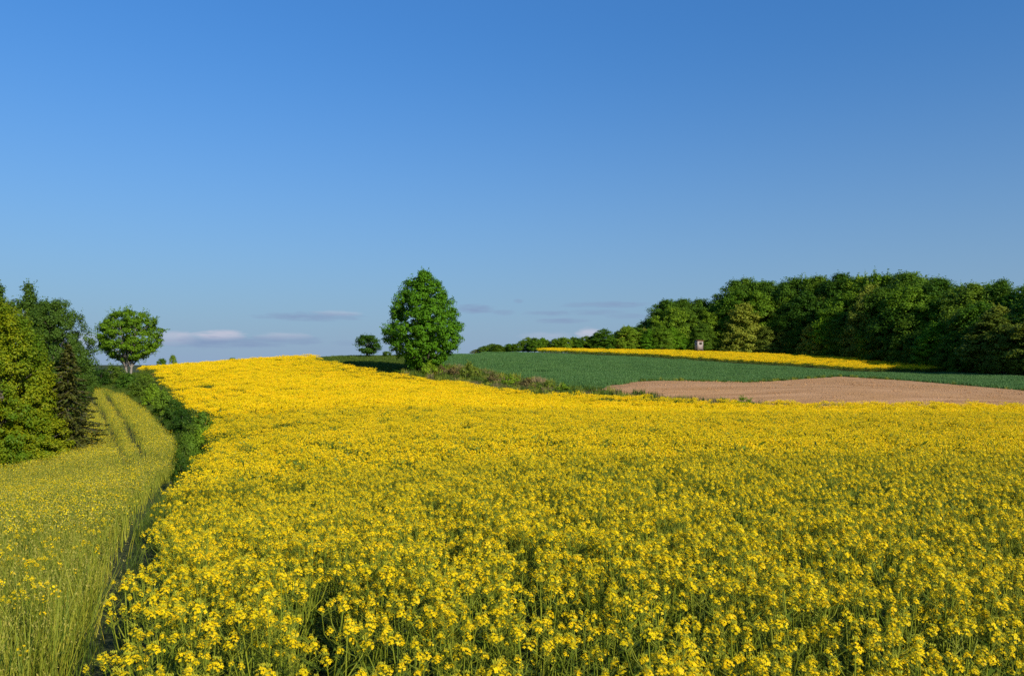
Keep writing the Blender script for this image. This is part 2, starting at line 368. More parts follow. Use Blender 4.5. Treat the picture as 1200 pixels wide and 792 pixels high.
def plant_spec(r):
    H = r.uniform(1.06, 1.24); lean = r.normal(0, .04, 2); nb = r.integers(5, 9)
    stem, fol = Buf(), Buf(); heads = []
    def P(t): return np.array([lean[0] * t * t * H, lean[1] * t * t * H, t * H])
    tube(stem, [P(0), P(.35), P(.7), P(.93), P(1.0)], [.007, .006, .0045, .003, .0022], 4, 2)
    heads.append((r.integers(0, 5), P(1.0), r.uniform(0, 6.28), r.uniform(.9, 1.2)))
    a = r.uniform(0, 6.28)
    for i in range(nb):
        a += 2.4; t0 = r.uniform(.45, .88); L = (1.0 - t0) * H * r.uniform(.74, 1.04); s = P(t0)
        out = np.array([math.cos(a), math.sin(a), 0]) * r.uniform(.07, .16)
        e = s + out + [0, 0, L * .97]; m = s + out * .7 + np.array([0, 0, L * .4])
        tube(stem, [s, m, e], [.0035, .003, .002], 3, 2)
        heads.append((r.integers(0, 5), e, r.uniform(0, 6.28), r.uniform(.5, 1.05)))
        for k in range(r.integers(5, 11)):      # thin green pods under the flowers
            z = r.uniform(.12, .45); q = e + (m - e) * z; b_ = r.uniform(0, 6.28)
            tube(stem, [q, q + np.array([math.cos(b_), math.sin(b_), .7]) * r.uniform(.03, .06)], [.0015, .001], 3, 2)
    for i in range(r.integers(20, 30)):
        t = r.uniform(.15, .88); s = P(t); b_ = r.uniform(0, 6.28); d = np.array([math.cos(b_), math.sin(b_), 0]); w = np.array([-d[1], d[0], 0])
        L = (1.2 - t) * r.uniform(.14, .26); wd = L * .12
        p0, p1, p2 = s, s + d * L * .5 + [0, 0, L * .3], s + d * L + [0, 0, L * r.uniform(-.1, .3)]
        fol.quads(np.array([[p0, p1 + w * wd, p2, p1 - w * wd]]), 3)
    return stem, fol, heads
SPECS = [plant_spec(np.random.default_rng(200 + i)) for i in range(8)]
plant_parts = []; plant_me = []
for st_, fo_, hd_ in SPECS:
    plant_parts.append((st_.mesh('stem', RM), fo_.mesh('foliage', RM), hd_))
    b = Buf(); b.merge(st_); b.merge(fo_)
    for hi, p, ro, s in hd_: b.merge(HEADS[hi], p, ro, s)
    plant_me.append(b.mesh('rapeseed_plant', RM))

def simple_head(r, c, n, rad, q, fl=.75):
    d = unit(r.normal(size=(n, 3))); d[:, 2] = d[:, 2] * fl + .15
    P = c + d * rad * r.uniform(.5, 1.0, (n, 1))
    return leaf_quads(P, d + r.normal(0, .5, (n, 3)) + [0, 0, .25], r.uniform(.75, 1.25, n) * q, .9, r)
def patch(r, size, plants, heads, nq, rad, q, H0=1.0, H1=1.24, yellow=1.0, leafy=6, stems=True):
    b = Buf()
    for i in range(plants):
        x, y = r.uniform(-size / 2, size / 2, 2); H = r.uniform(H0, H1)
        if stems: tube(b, [[x, y, .1], [x + r.normal(0, .03), y + r.normal(0, .03), H]], [.006, .003], 3, 2)
        P = np.c_[x + r.normal(0, .08, leafy), y + r.normal(0, .08, leafy), H * r.uniform(.35, .93, leafy)]
        b.quads(leaf_quads(P, r.normal(size=(leafy, 3)) + [0, 0, .4], r.uniform(.08, .2, leafy), .32, r), 3)
        if r.uniform() > yellow: continue
        for k in range(heads):
            c = np.array([x, y, H - (0 if k == 0 else abs(r.normal(0, .07)))]) + (0 if k == 0 else 1) * np.r_[r.normal(0, .10, 2), 0]
            b.quads(simple_head(r, c, nq, rad, q), 0)
            if stems: tube(b, [[x, y, H * .6], c], [.003, .002], 3, 2)
    return b.mesh('rapeseed_patch', RM)
mid_v = [patch(np.random.default_rng(300 + i), .85, 22, 6, 13, .034, .019, leafy=9) for i in range(5)]
far_v = [patch(np.random.default_rng(320 + i), 1.7, 60, 5, 6, .06, .041, leafy=6, stems=False) for i in range(5)]

main_left = poly3([(126, 792, 3.2), (158, 740, 4.1), (178, 690, 5.2), (184, 650, 7), (193, 600, 12.5), (212, 561, 22), (222, 546, 27), (246, 520, 36), (238, 500, 44), (210, 472, 62), (190, 452, 80), (170, 431, 112)])
main_back = poly3([(168, 428, 128), (200, 424, 140), (300, 421, 142), (372, 421, 138), (380, 423, 127), (444, 436, 113), (481, 440, 109), (551, 448, 98), (593, 459, 91), (631, 461, 87), (700, 465, 80), (800, 470, 75), (900, 474, 72), (1100, 474, 68), (1200, 474, 66), (1420, 476, 62)])
main_poly = np.vstack([[(-1.2, 1.0)], main_left, main_back, [(30, 20), (12, 2.2), (6, 1.0)]])
tram = poly3([(225, 447, 82), (270, 462, 62), (345, 492, 36), (420, 540, 18)])
tram2 = poly3([(236, 447, 82), (283, 462, 62), (362, 492, 36), (450, 540, 18)])
def crop(P, th=.0, lines=(), w=.25):
    for L in lines: P = P[(dist_line(P, L) > w) | (rng.uniform(size=len(P)) < .75)]
    return P
pn = points(main_poly, .178, 2.5, 16, .5, 1.8)
den = noise2(pn, 1.5, 1) + .6 * noise2(pn, .5, 2)
right = np.clip(pn[:, 0] / np.maximum(pn[:, 1], 1) / .6, -1, 1)
keep = rng.uniform(size=len(pn)) < np.clip(.84 + .28 * den - .10 * right - .10 * np.clip(5.5 - pn[:, 1], 0, 1), .2, 1)
pn = pn[keep]
zc = hgt(pn[:, 0], pn[:, 1]) + 1.2; vpix = V0 + (CAMZ - zc) / pn[:, 1] * F
vis = (vpix < 800) & (np.abs(pn[:, 0] / pn[:, 1] * F) < 596)
order = np.argsort(pn[:, 1] + 1e6 * ~vis)[:300]
near_pts = pn[order]; rest = np.delete(pn, order, 0)
scatter('rapeseed_crop', rest, plant_me, 'dense crop of flowering rapeseed a few metres away in the front field', 'rapeseed crop', .85, 1.1)
pm = crop(points(main_poly, .74, 16, 50, .45, 4), lines=(tram, tram2))
pm = pm[dist_line(pm, main_left) > .38]
pm = pm[rng.uniform(size=len(pm)) < np.clip(1.02 + .12 * noise2(pm, .4, 5), .8, 1)]
scatter('rapeseed_crop', pm, mid_v, 'even yellow rapeseed crop covering the middle of the front field', 'rapeseed crop', .85, 1.1)
pf = crop(points(main_poly, 1.35, 50, 150, .45, 8), lines=(tram, tram2), w=.5)
pf = pf[dist_line(pf, main_left) > .75]
scatter('rapeseed_crop', pf, far_v, 'solid yellow rapeseed crop rolling up to the crest of the hill', 'rapeseed crop', .88, 1.1)
# the nearest plants, each by itself
for i, (x, y) in enumerate(near_pts):
    k = int(rng.integers(0, 8)); st_, fo_, hd_ = plant_parts[k]
    root = mk('rapeseed_plant', None, loc=(x, y, h1(x, y))); s = rng.uniform(.88, 1.1)
    root.rotation_euler = (rng.normal(0, .09), rng.normal(0, .09), rng.uniform(0, 6.28)); root.scale = (s, s, s)
    tag(root, 'yellow flowering rapeseed plant in the nearest strip along the bottom of the photo', 'plant', 'nearest rapeseed plants at the bottom of the photo')
    mk('stem', st_, root); mk('foliage', fo_, root)
    for hi, p, ro, hs in hd_:
        o = mk('flower_head', head_me[hi], root, p); o.rotation_euler.z = ro; o.scale = (hs, hs, hs)

# back strip of rape below the wood
back_near = poly3([(628, 414, 192), (650, 415.5, 188), (760, 420, 180), (860, 427, 168), (950, 432, 160), (1000, 437, 150), (1060, 438, 148), (1110, 437, 147)])
back_far = poly3([(1112, 433, 155), (1000, 424, 176), (900, 419, 194), (800, 415, 201), (640, 413, 200)])
back_poly = np.vstack([back_near, back_far])
scatter('rapeseed_crop', points(back_poly, 1.35, frustum=20), far_v, 'narrow bright yellow rapeseed strip between the green field and the wood', 'rapeseed crop', .85, 1.1)

# -------- left field: half ripe grass with thin rape
LM = [M_petal, M_bud, M_stem, M_blade, M_panicle, M_dgrass, M_dry, M_wheat]
def blades(b, r, n, spread, H0, H1, w, m, pan=0.0, bend=.25, pm=4):
    for i in range(n):
        x, y = r.normal(0, spread, 2) if spread < .3 else r.uniform(-spread, spread, 2); H = r.uniform(H0, H1); a = r.uniform(0, 6.28); d = np.array([math.cos(a), math.sin(a), 0]); q = np.array([-d[1], d[0], 0]) * w
        k = r.uniform(.3, 1) * bend * H; p = np.array([x, y, 0]); p1 = p + d * k * .3 + [0, 0, H * .6]; p2 = p + d * k + [0, 0, H]
        b.quads(np.array([[p - q, p + q, p1 + q * .8, p1 - q * .8], [p1 - q * .8, p1 + q * .8, p2 + q * .15, p2 - q * .15]]), m)
        if r.uniform() < pan:
            t = p2 + r.normal(0, .01, 3); nn = 4; P = t + np.c_[r.normal(0, .012, (nn, 2)), r.uniform(-.10, .05, nn)]
            b.quads(leaf_quads(P, r.normal(size=(nn, 3)), r.uniform(.016, .032, nn), .35, r, np.tile([0, 0, 1.], (nn, 1)) + r.normal(0, .4, (nn, 3))), pm)
def tuft(seed, n, spread, H0, H1, w, m, pan, bend=.25, pm=4, flowers=0, name='grass_tuft'):
    r = np.random.default_rng(seed); b = Buf(); blades(b, r, n, spread, H0, H1, w, m, pan, bend, pm)
    for i in range(flowers):
        s_ = spread * (1.7 if spread < .3 else 1); c = np.array([*r.uniform(-s_, s_, 2), H1 * r.uniform(.9, 1.08)]); b.quads(simple_head(r, c, 9, .035, .02, 1.4), 0); tube(b, [[c[0], c[1], .1], c], [.004, .002], 3, 2)
    return b.mesh(name, LM)
left_poly = np.vstack([[(-3.3, 1.8)], poly3([(45, 792, 3.3), (98, 740, 4.1), (122, 690, 5.2), (150, 650, 7), (177, 600, 12.5), (196, 570, 22), (212, 552, 28), (211, 530, 34), (198, 500, 46), (172, 475, 62), (145, 456, 78), (118, 449, 84),
    (108, 451, 84), (100, 500, 56), (92, 532, 45), (60, 550, 40), (0, 556, 39), (-120, 565, 36), (-200, 600, 20)]), [(-9, 3)]])
_m = left_poly[:, 1] < 31; _k = np.arange(len(left_poly)) < 8; left_poly[_m & _k, 0] -= np.interp(left_poly[_m & _k, 1], [3, 8, 14, 28], [.5, .5, .85, 1.1])
ln = points(left_poly, .17, 2.3, 14, .5, 1.5)
lv = [tuft(400 + i, 11, .07, .5, .92, .0045, 3, .55, .55) for i in range(6)] + [tuft(410, 9, .07, .6, .9, .0045, 3, .5, flowers=1), tuft(411, 11, .08, .5, .8, .006, 5, .1)]
sp = points(left_poly, .8, 2.5, 30, .5, 1.5)
scatter('rapeseed_crop', sp, plant_me, 'scattered thin rapeseed plants standing in the grass of the left field', 'rapeseed', .72, .86, tilt=.12)
scatter('field_grass', ln, lv, 'tall green and straw coloured grass with a few yellow flowers in the left field', 'grass', .75, 1.15, tilt=.17)
l1 = poly3([(106, 452, 82), (122, 478, 62), (140, 512, 44), (166, 560, 25)]); l2 = poly3([(124, 452, 81), (147, 485, 57), (163, 512, 43), (190, 555, 26)])
l3 = poly3([(96, 640, 8), (120, 590, 14), (128, 560, 24)])
def speck_tuft(seed, spread, w, q, nsp, ny):
    r = np.random.default_rng(seed); b = Buf(); blades(b, r, 16, spread, .5, .8, w, 3, .6, .45)
    for m, n in ((4, nsp), (3, nsp), (5, nsp // 4), (0, ny)):
        P = np.c_[r.normal(0, spread * 1.1, (n, 2)), r.uniform(.58, .92, n)]; b.quads(leaf_quads(P, r.normal(size=(n, 3)) + [0, 0, .5], q * r.uniform(.6, 1.3, n), .6, r), m)
    return b.mesh('grass_tuft', LM)
lvm = [speck_tuft(420 + i, .20, .007, .035, 16, 9 + 5 * (i % 3)) for i in range(6)]
lvf = [speck_tuft(430 + i, .22, .010, .055, 15, 12 + 5 * (i % 3)) for i in range(6)]
for y0, y1, vs, lab in ((14, 38, lvm, 'olive grass thinly mixed with yellow rape in the middle of the left field'), (38, 90, lvf, 'olive yellow crop with dark wheel tracks on the far rise of the left field')):
    lm = points(left_poly, .34, y0, y1, .5, 4)
    for L in (l1, l2): lm = lm[(dist_line(lm, L) > (.27 + .12 * noise2(lm, .5, 3)) * np.clip((lm[:, 1] - 30) / 14, 0, 1))]
    scatter('field_grass', lm, vs, lab, 'grass', .85 if y0 < 30 else .6, 1.05 if y0 < 30 else .75, tilt=.12, lift=.05 if y0 < 30 else .28)
# grass in the ditch between the two fields
ditch_poly = np.vstack([poly3([(126, 792, 3.2), (158, 740, 4.1), (178, 690, 5.2), (184, 650, 7), (193, 600, 12.5), (212, 561, 22), (222, 546, 27), (246, 520, 36), (238, 500, 44), (210, 472, 62), (190, 452, 80), (170, 431, 112)]),
    poly3([(118, 446, 100), (118, 449, 84), (140, 456, 78), (165, 475, 62), (190, 500, 46), (206, 530, 34), (210, 552, 28), (196, 570, 22), (177, 600, 12.5), (150, 650, 7), (122, 690, 5.2), (98, 740, 4.1), (45, 792, 3.3)])])
ditch_poly[-6:, 0] -= .5
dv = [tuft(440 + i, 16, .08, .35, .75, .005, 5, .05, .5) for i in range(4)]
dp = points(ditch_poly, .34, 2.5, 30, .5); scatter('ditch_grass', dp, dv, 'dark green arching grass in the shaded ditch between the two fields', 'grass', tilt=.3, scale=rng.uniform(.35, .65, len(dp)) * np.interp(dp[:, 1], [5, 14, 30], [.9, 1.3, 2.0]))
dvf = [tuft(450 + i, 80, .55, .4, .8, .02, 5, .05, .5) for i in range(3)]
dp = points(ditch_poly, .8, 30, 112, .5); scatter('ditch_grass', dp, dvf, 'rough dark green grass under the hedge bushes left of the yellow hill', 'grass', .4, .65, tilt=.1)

# -------- green wheat, both sides of the ploughed land, and the shaded meadow by the lone tree
wv = [tuft(460 + i, 190, 1.0, .32, .45, .02, 7, 0, .25, name='wheat_patch') for i in range(5)]
wheat_near = poly3([(505, 432, 128), (560, 436, 121), (640, 449, 101), (690, 459, 87), (760, 455, 99), (860, 449, 110), (985, 441, 133), (1060, 446, 121), (1200, 458, 98), (1420, 474, 82)])
wheat_far = poly3([(1420, 455, 100), (1200, 443, 124), (1112, 437, 146), (1060, 438, 147), (1000, 437, 149), (950, 432, 159), (860, 427, 167), (760, 420, 179), (650, 415.5, 187), (628, 414, 191), (570, 414, 200), (515, 415, 172)])
wheat_poly = np.vstack([wheat_near, wheat_far])
wp = points(wheat_poly, 1.15, frustum=14)
wp = wp[(noise2(wp * [.35, 1.6], .5, 21) + rng.normal(0, .25, len(wp))) < .75]
scatter('wheat_crop', wp, wv, 'short bluish green cereal crop on the slope below the yellow strip', 'wheat', .8, 1.15, tilt=.02)
mv = [tuft(470 + i, 120, .9, .15, .4, .025, 5, .03, .5, name='meadow_patch') for i in range(4)]
mead_poly = poly3([(380, 423, 128), (444, 436, 114), (481, 440, 110), (505, 432, 127), (515, 415, 172), (500, 416, 185), (400, 416, 185), (372, 420, 145)])
scatter('meadow_grass', points(mead_poly, 1.0, frustum=12), mv, 'short green meadow grass in the shade left of the tall lone tree', 'grass', .8, 1.1)
# rough verge: green weeds with dry brown stalks
verge_poly = np.vstack([poly3([(470, 438, 111), (551, 448, 99), (593, 459, 92), (631, 461, 88), (700, 465, 81), (800, 470, 76), (905, 474, 73)]),
                        poly3([(900, 472, 75), (800, 468, 79), (700, 461, 86), (690, 459, 87.5), (640, 448, 102), (560, 435, 122), (505, 431, 129), (475, 433, 118)])])
vv = [tuft(480 + i, 70, .55, .3, .8, .03, 5, .05, .4, name='verge_patch') for i in range(3)] + [tuft(485, 70, .5, .4, .95, .025, 3, .3, .3, name='verge_patch'), tuft(486, 60, .45, .5, 1.0, .02, 6, .7, .3, 6, name='verge_patch')]
vp = points(verge_poly, .8, frustum=10); vp = vp[noise2(vp, .3, 9) > -.75]
scatter('verge_grass', vp, vv, 'rough verge of green weeds and dry brown stalks above the front field', 'weeds', .6, 1.15)
edge_poly = np.vstack([soil_far + [0, -.6], soil_far[::-1] + [0, 1.2]])
ep = points(edge_poly, .9, frustum=10); scatter('verge_grass', ep, vv[:4], 'thin dark grass line along the far edge of the brown ploughed field', 'weeds', .35, .6)
# clods on the ploughed land
def clod(seed):
    r = np.random.default_rng(seed); b = Buf()
    for i in range(16):
        c = np.array([*r.uniform(-.9, .9, 2), .02]); s = r.uniform(.025, .065)
        tube(b, [c + [0, 0, -s * .3], c + r.normal(0, s * .1, 3), c + [0, 0, s * .6], c + [0, 0, s * .75]], [s, s * 1.1, s * .6, .01], 6)
    return b.mesh('clod_patch', [M_soil])
soil_poly = np.vstack([soil_near, soil_far[::-1]])
scatter('soil_clods', points(soil_poly, 2.0, frustum=10), [clod(490 + i) for i in range(4)], 'lumpy pinkish brown clods all over the ploughed field', 'soil', .6, 1.2)

# ------------------------------------------------------------------ trees
def prof_round(t): return np.sqrt(np.clip(1 - (2 * t - 1) ** 2, 0, 1)) * .95 + .05
def prof_oval(t): return np.clip(np.sin(np.pi * np.clip(t * .9 + .07, 0, 1)) ** .6, .05, 1)
def prof_spire(t): return np.interp(t, [0, .15, .6, .8, .93, 1], [.7, 1, .95, .6, .28, .06])
def prof_linden(t): return np.interp(t, [0, .04, .165, .25, .41, .56, .74, .89, 1], [.36, .44, .72, .90, 1.0, .84, .68, .46, .12])
def prof_egg(t): return np.interp(t, [0, .06, .18, .34, .5, .66, .8, .92, 1], [.42, .62, .88, 1.0, .92, .74, .58, .40, .10])
def prof_cone(t): return np.interp(t, [0, .1, .5, .85, 1], [.85, 1, .62, .25, .04])
def prof_dome2(t): return np.interp(t, [0, .2, .5, .75, .9, 1], [.7, .95, 1, .85, .6, .25])
def prof_dome(t): return np.sqrt(np.clip(1 - t ** 2.2, 0, 1)) * .97 + .03
def crown(seed, W_, H_, base, prof, n_cl, rc, per, leaf, mat_, sprig=0, flat=.75, asp=.65, fill=.35, holes=0.0, droop=0.0, lobe=1.0, jit=0.0):
    r = np.random.default_rng(seed); b = Buf(); cs = []
    t = r.uniform(0, 1, n_cl * 3); pr = prof(t); keepm = r.uniform(size=len(t)) < np.clip(pr + .1, 0, 1); t = t[keepm][:n_cl]; pr = prof(t); k = len(t)
    a = r.uniform(0, 6.283, k); rr = (W_ / 2) * pr * np.where(r.uniform(size=k) < fill, r.uniform(.1, .75, k), r.uniform(.78 - jit * .5, 1.0 + jit, k))
    lob = 1 + lobe * (.10 * np.sin(3 * a + seed) + .08 * np.sin(5 * a + 7 * t + seed * 2))
    rr = np.maximum(rr * lob - rc * .5, 0)
    Cn = np.c_[rr * np.cos(a), rr * np.sin(a), base + rc * .4 + t * (H_ - base - rc * .9)]
    if holes: Cn = Cn[r.uniform(size=k) > holes]; k = len(Cn)
    axis_c = np.array([0, 0, base + (H_ - base) * .4])
    for c in Cn:
        m = int(per * r.uniform(.6, 1.3)); s = rc * r.uniform(.6, 1.25); d = unit(r.normal(size=(m, 3)))
        P = c + d * np.array([1, 1, flat]) * s * r.uniform(.45, 1.05, (m, 1)); P[:, 2] -= droop * s * (d[:, 0] ** 2 + d[:, 1] ** 2)
        out = unit(c - axis_c)
        nr = d * .8 + out * .5 + [0, 0, .35] + r.normal(0, .45, (m, 3))
        b.quads(leaf_quads(P, nr, leaf * r.uniform(.65, 1.35, m), asp, r), 0)
    for i in range(sprig):
        c = Cn[r.integers(0, k)]; out = unit(unit(c - axis_c) + r.normal(0, .35, 3) + [0, 0, .3]); m = r.integers(5, 11); L = rc * r.uniform(.9, 1.7)
        P = c + out * (np.linspace(.5, 1, m)[:, None] * L) + r.normal(0, leaf * .35, (m, 3))
        b.quads(leaf_quads(P, r.normal(size=(m, 3)) + [0, 0, .5], leaf * r.uniform(.6, 1.1, m), asp, r), 0)
    return b, Cn
def trunk(seed, H_, base, rad, Cn, nl=14, forks=1, lean=(0, 0), top=.8):
    r = np.random.default_rng(seed + 50); b = Buf(); cen = []
    for f in range(forks):
        a = f * 2 * math.pi / max(forks, 1) + .6; off = np.array([math.cos(a), math.sin(a), 0]) * (0 if forks == 1 else rad * 1.2)
        spread = 0 if forks == 1 else (H_ * .14)
        ts = np.linspace(0, 1, 7); P = np.array([off + np.array([lean[0], lean[1], 0]) * t * H_ + np.array([math.cos(a), math.sin(a), 0]) * spread * t ** 1.1 + [0, 0, -.15 + t * H_ * top] + np.r_[r.normal(0, .03 * rad * 5 * t + 1e-4, 2), 0] for t in ts])
        R = rad * (1 - .86 * ts) * (1 if forks == 1 else .62); R[0] *= 1.35; tube(b, P, R, 9, 0); cen.append((P, R))
    if len(Cn):
        for c in Cn[r.choice(len(Cn), min(nl, len(Cn)), replace=False)]:
            P, R = cen[r.integers(0, len(cen))]; z = max(base * .55, c[2] - np.hypot(c[0], c[1]) * .9 - H_ * .05)
            i = np.interp(z, P[:, 2], np.arange(len(P))); s = np.array([np.interp(i, np.arange(len(P)), P[:, q]) for q in range(3)]); r0 = np.interp(i, np.arange(len(P)), R) * .5
            mid = (s + c) / 2 + [0, 0, .05 * H_]
            tube(b, [s, mid, c], [r0, r0 * .6, r0 * .15 + .004], 5, 0)
    return b
def tree_proto(name, seed, W_, H_, base, prof, n_cl, rc, per, leaf, lm, bm=None, rad=None, nl=14, forks=1, lean=(0, 0), **kw):
    cb, Cn = crown(seed, W_, H_, base, prof, n_cl, rc, per, leaf, lm, **kw)
    tb = trunk(seed, H_, base, rad or H_ * .018, Cn, nl, forks, lean)
    return cb.mesh(name + '_crown', [lm]), tb.mesh(name + '_trunk', [bm or M_bark], True), H_, W_
def plant_tree(name, proto, x, y, H_, label, cat, group=None, rz=None, sxy=None, part=('crown', 'trunk')):
    cm, tm, h0, w0 = proto; root = mk(name, None, loc=(x, y, h1(x, y) - .05)); s = H_ / h0; q = s if sxy is None else sxy / w0
    root.scale = (q, q, s); root.rotation_euler.z = rng.uniform(0, 6.28) if rz is None else rz
    mk(part[0], cm, root); mk(part[1], tm, root)
    return tag(root, label, cat, group)
def base_top(u, Y, vtop):
    x = (u - 600) / F * Y; return x, Y, (CAMZ - (vtop - V0) / F * Y) - h1(x, Y)

# tall lone linden
x, y, H_ = base_top(497, 116, 315.5)
pr = tree_proto('linden', 11, 11.2, H_ - .3, .2, prof_linden, 780, .66, 80, .28, L_lime, rad=.32, nl=60, sprig=420, flat=.7, asp=.6, fill=.3, lobe=.35, jit=.07)
plant_tree('linden_tree', pr, x, y, H_, 'tall egg-shaped green tree standing alone at the top corner of the front field', 'tree', rz=0)
# small shrubs left of it
pr_b = tree_proto('thorn', 12, 3.6, 4.2, .5, prof_round, 90, .5, 70, .2, L_dark, rad=.09, nl=16, sprig=40)
x, y, H_ = base_top(431, 146, 391); plant_tree('small_tree', pr_b, x, y, H_, 'small round dark tree on the skyline left of the tall lone tree', 'tree', rz=1.0, sxy=4.9)
x, y, H_ = base_top(453, 148, 411); plant_tree('shrub', pr_b, x, y, H_, 'low dark shrub between the small round tree and the tall lone tree', 'shrub', rz=2.0, sxy=1.9)
# round field maple at the head of the ditch
x, y, H_ = base_top(151, 103, 361)
cb, Cn = crown(21, 8.8, H_, 1.75, prof_round, 360, .6, 85, .22, L_round, sprig=230, flat=.6, fill=.3, lobe=.5)
Cn2 = np.array(Cn)
tb = trunk(21, H_, 1.9, .26, Cn2, 70, 4)
plant_tree('round_tree', (cb.mesh('round_crown', [L_round]), tb.mesh('round_trunk', [M_bark_pale], True), H_, 8.3), x, y, H_, 'round open-crowned tree with several bare stems at the head of the hedge', 'tree', rz=.6, sxy=7.7)

# left wood edge
x, y, H_ = base_top(2, 43, 352)
pr = tree_proto('spring_maple', 31, 7.0, H_, .3, prof_dome, 620, .46, 150, .13, L_yellow, rad=.2, nl=60, sprig=600, lobe=.8, flat=.85, fill=.3, asp=.65)
plant_tree('maple_tree', pr, x, y, H_, 'big yellow-green leafy tree at the left edge of the photo', 'tree', rz=.5, sxy=6.1)
pr_m2 = tree_proto('spring_maple', 33, 4.6, 5.0, .1, prof_dome, 190, .42, 150, .13, L_yellow, rad=.12, nl=30, sprig=160, flat=.85, fill=.3, asp=.65)
x, y, H_ = base_top(40, 43, 475); plant_tree('maple_sapling', pr_m2, x, y, H_, 'low bushy yellow-green tree at the field edge right of the big one', 'tree', rz=2.2, sxy=4.0)
x, y, H_ = base_top(-75, 42, 370); plant_tree('maple_tree', pr, x, y, H_, 'yellow-green tree mostly cut off by the left edge of the photo', 'tree', rz=2.5, sxy=7)
x, y, H_ = base_top(66, 62, 347)
pr = tree_proto('ash', 35, 6.8, H_, .5, prof_oval, 540, .5, 120, .16, L_ash, rad=.18, nl=40, sprig=240, fill=.3, asp=.5)
plant_tree('ash_tree', pr, x, y, H_, 'tall dull green broad-leaved tree behind the yellow-green one', 'tree', rz=1.2, sxy=5.6)
x, y, H_ = base_top(89, 68, 395)
plant_tree('ash_tree', pr, x, y, H_, 'lower dull green tree at the right end of the left wood, sloping to the field', 'tree', rz=3.0, sxy=2.7)
def conifer(seed, W_, H_, rows, needle, lm, base=.2):
    r = np.random.default_rng(seed); b = Buf(); t = Buf(); tube(t, [[0, 0, -.1], [0, 0, H_ * .5], [0, 0, H_]], [H_ * .016, H_ * .01, .01], 7)
    z = base
    while z < H_ * .985:
        f = 1 - (z - base) / (H_ - base); L0 = W_ / 2 * (f ** .85) + .06
        for k in range(int(5 + 5 * f)):
            a = r.uniform(0, 6.28); L = L0 * r.uniform(.7, 1.08); d = np.array([math.cos(a), math.sin(a), 0]); m = int(10 + 26 * L)
            s = r.uniform(.05, 1, m)[:, None]; side = np.array([-d[1], d[0], 0]) * r.normal(0, .17, (m, 1)) * L * (1.15 - s)
            P = np.array([0, 0, z]) + d * s * L + side; P[:, 2] += (-.32 * s[:, 0] ** 1.4 + .14 * s[:, 0] ** 4) * L - abs(r.normal(0, .05, m))
            b.quads(leaf_quads(P, r.normal(0, .5, (m, 3)) + [0, 0, 1], needle * r.uniform(.7, 1.3, m), .4, r, d + side * .8 + r.normal(0, .3, (m, 3))), 0)
            e = np.array([0, 0, z]) + d * L * .9 + [0, 0, -.2 * L]; tube(t, [[0, 0, z], e], [.02, .005], 4)
        z += r.uniform(.16, .26) * (.6 + .5 * f)
    return b.mesh('spruce_crown', [lm]), t.mesh('spruce_trunk', [M_bark], True), H_, W_
x, y, H_ = base_top(80, 45, 400)
plant_tree('spruce_tree', conifer(41, 5.4, H_, 30, .24, L_spruce), x, y, H_, 'brownish drooping conifer leaning out over the left field edge', 'tree', rz=0)
sp2 = tree_proto('poplar', 44, 4.0, 10.5, .4, prof_spire, 300, .5, 110, .17, L_ash, rad=.14, nl=40, sprig=260, fill=.3, asp=.5)
for u, Y, vt, w, lab in ((34, 64, 329, 4.4, 'tall tree with a pointed loose crown rising above the yellow-green tree'), (0, 64, 331, 3.6, 'pointed tree cut in half by the left edge of the photo'), (50, 63, 350, 3.4, 'shorter pointed tree tucked between the tallest one and the dull green one')):
    x, y, H_ = base_top(u, Y, vt); plant_tree('poplar_tree', sp2, x, y, H_, lab, 'tree', sxy=w)

# hedge bushes between the fields
hb = [tree_proto('hedge_bush', 50 + i, 3.0, 2.4, .02, prof_dome, 75, .36, 75, w, m_, rad=.05, nl=14, forks=3, sprig=70, flat=.7) for i, (w, m_) in enumerate([(.14, L_hedge), (.15, L_dark), (.13, L_hedge), (.15, L_mid)])]
HB = [(116, 90, 430, 30, 0, 'dark bush between the left wood and the round tree'), (133, 92, 426, 36, 0, 'dark bush hiding the foot of the round tree on its left'), (150, 88, 436, 30, 1, 'mid green bush just below the round tree'),
      (164, 80, 440, 36, 2, 'rounded bush, first below the round tree on the field side'), (180, 72, 449, 30, 3, 'bright green upright bush halfway up the hedge line'), (193, 64, 457, 30, 1, 'grey-green bush just below the bright upright one'),
      (205, 57, 466, 32, 0, 'dark bush above the widest part of the hedge'), (215, 50, 476, 36, 2, 'dark bush at the left side of the widest part of the hedge'), (237, 46, 481, 34, 1, 'leafy bush bulging right into the yellow field'),
      (226, 41, 494, 44, 0, 'large dark bush low in the hedge'), (238, 40, 497, 30, 3, 'greener bush at the right of the large dark one low in the hedge'), (217, 35, 516, 32, 2, 'dark leafy bush near the lower end of the hedge, next to the left field'),
      (214, 29, 531, 26, 0, 'small dark bush at the very bottom tip of the hedge'), (222, 37, 507, 30, 1, 'bush between the large dark one and the lowest end of the hedge'), (170, 93, 437, 26, 1, 'small bush right under the trunks of the round tree'), (105, 84, 436, 26, 0, 'dark bush at the foot of the left wood')]
for i, (u, Y, vt, wpx, k, lab) in enumerate(HB):
    x, y, H_ = base_top(u, Y, vt); plant_tree('hedge_bush', hb[k], x, y, H_, lab, 'bush', 'bushes of the hedge between the two fields', sxy=wpx / F * Y * .98, part=('foliage', 'stems'))
for u, Y, vt, wpx, lab in [(203, 133, 415, 9, 'tiny dark bush on the skyline right of the round tree'), (190, 130, 419, 12, 'low dark bush at the foot of the sky right of the round tree'), (272, 152, 418.3, 12, 'speck of dark bush on the crest of the yellow hill'),]:
    x, y, H_ = base_top(u, Y, vt); plant_tree('shrub', pr_b, x, y, H_, lab, 'shrub', sxy=wpx / F * Y)
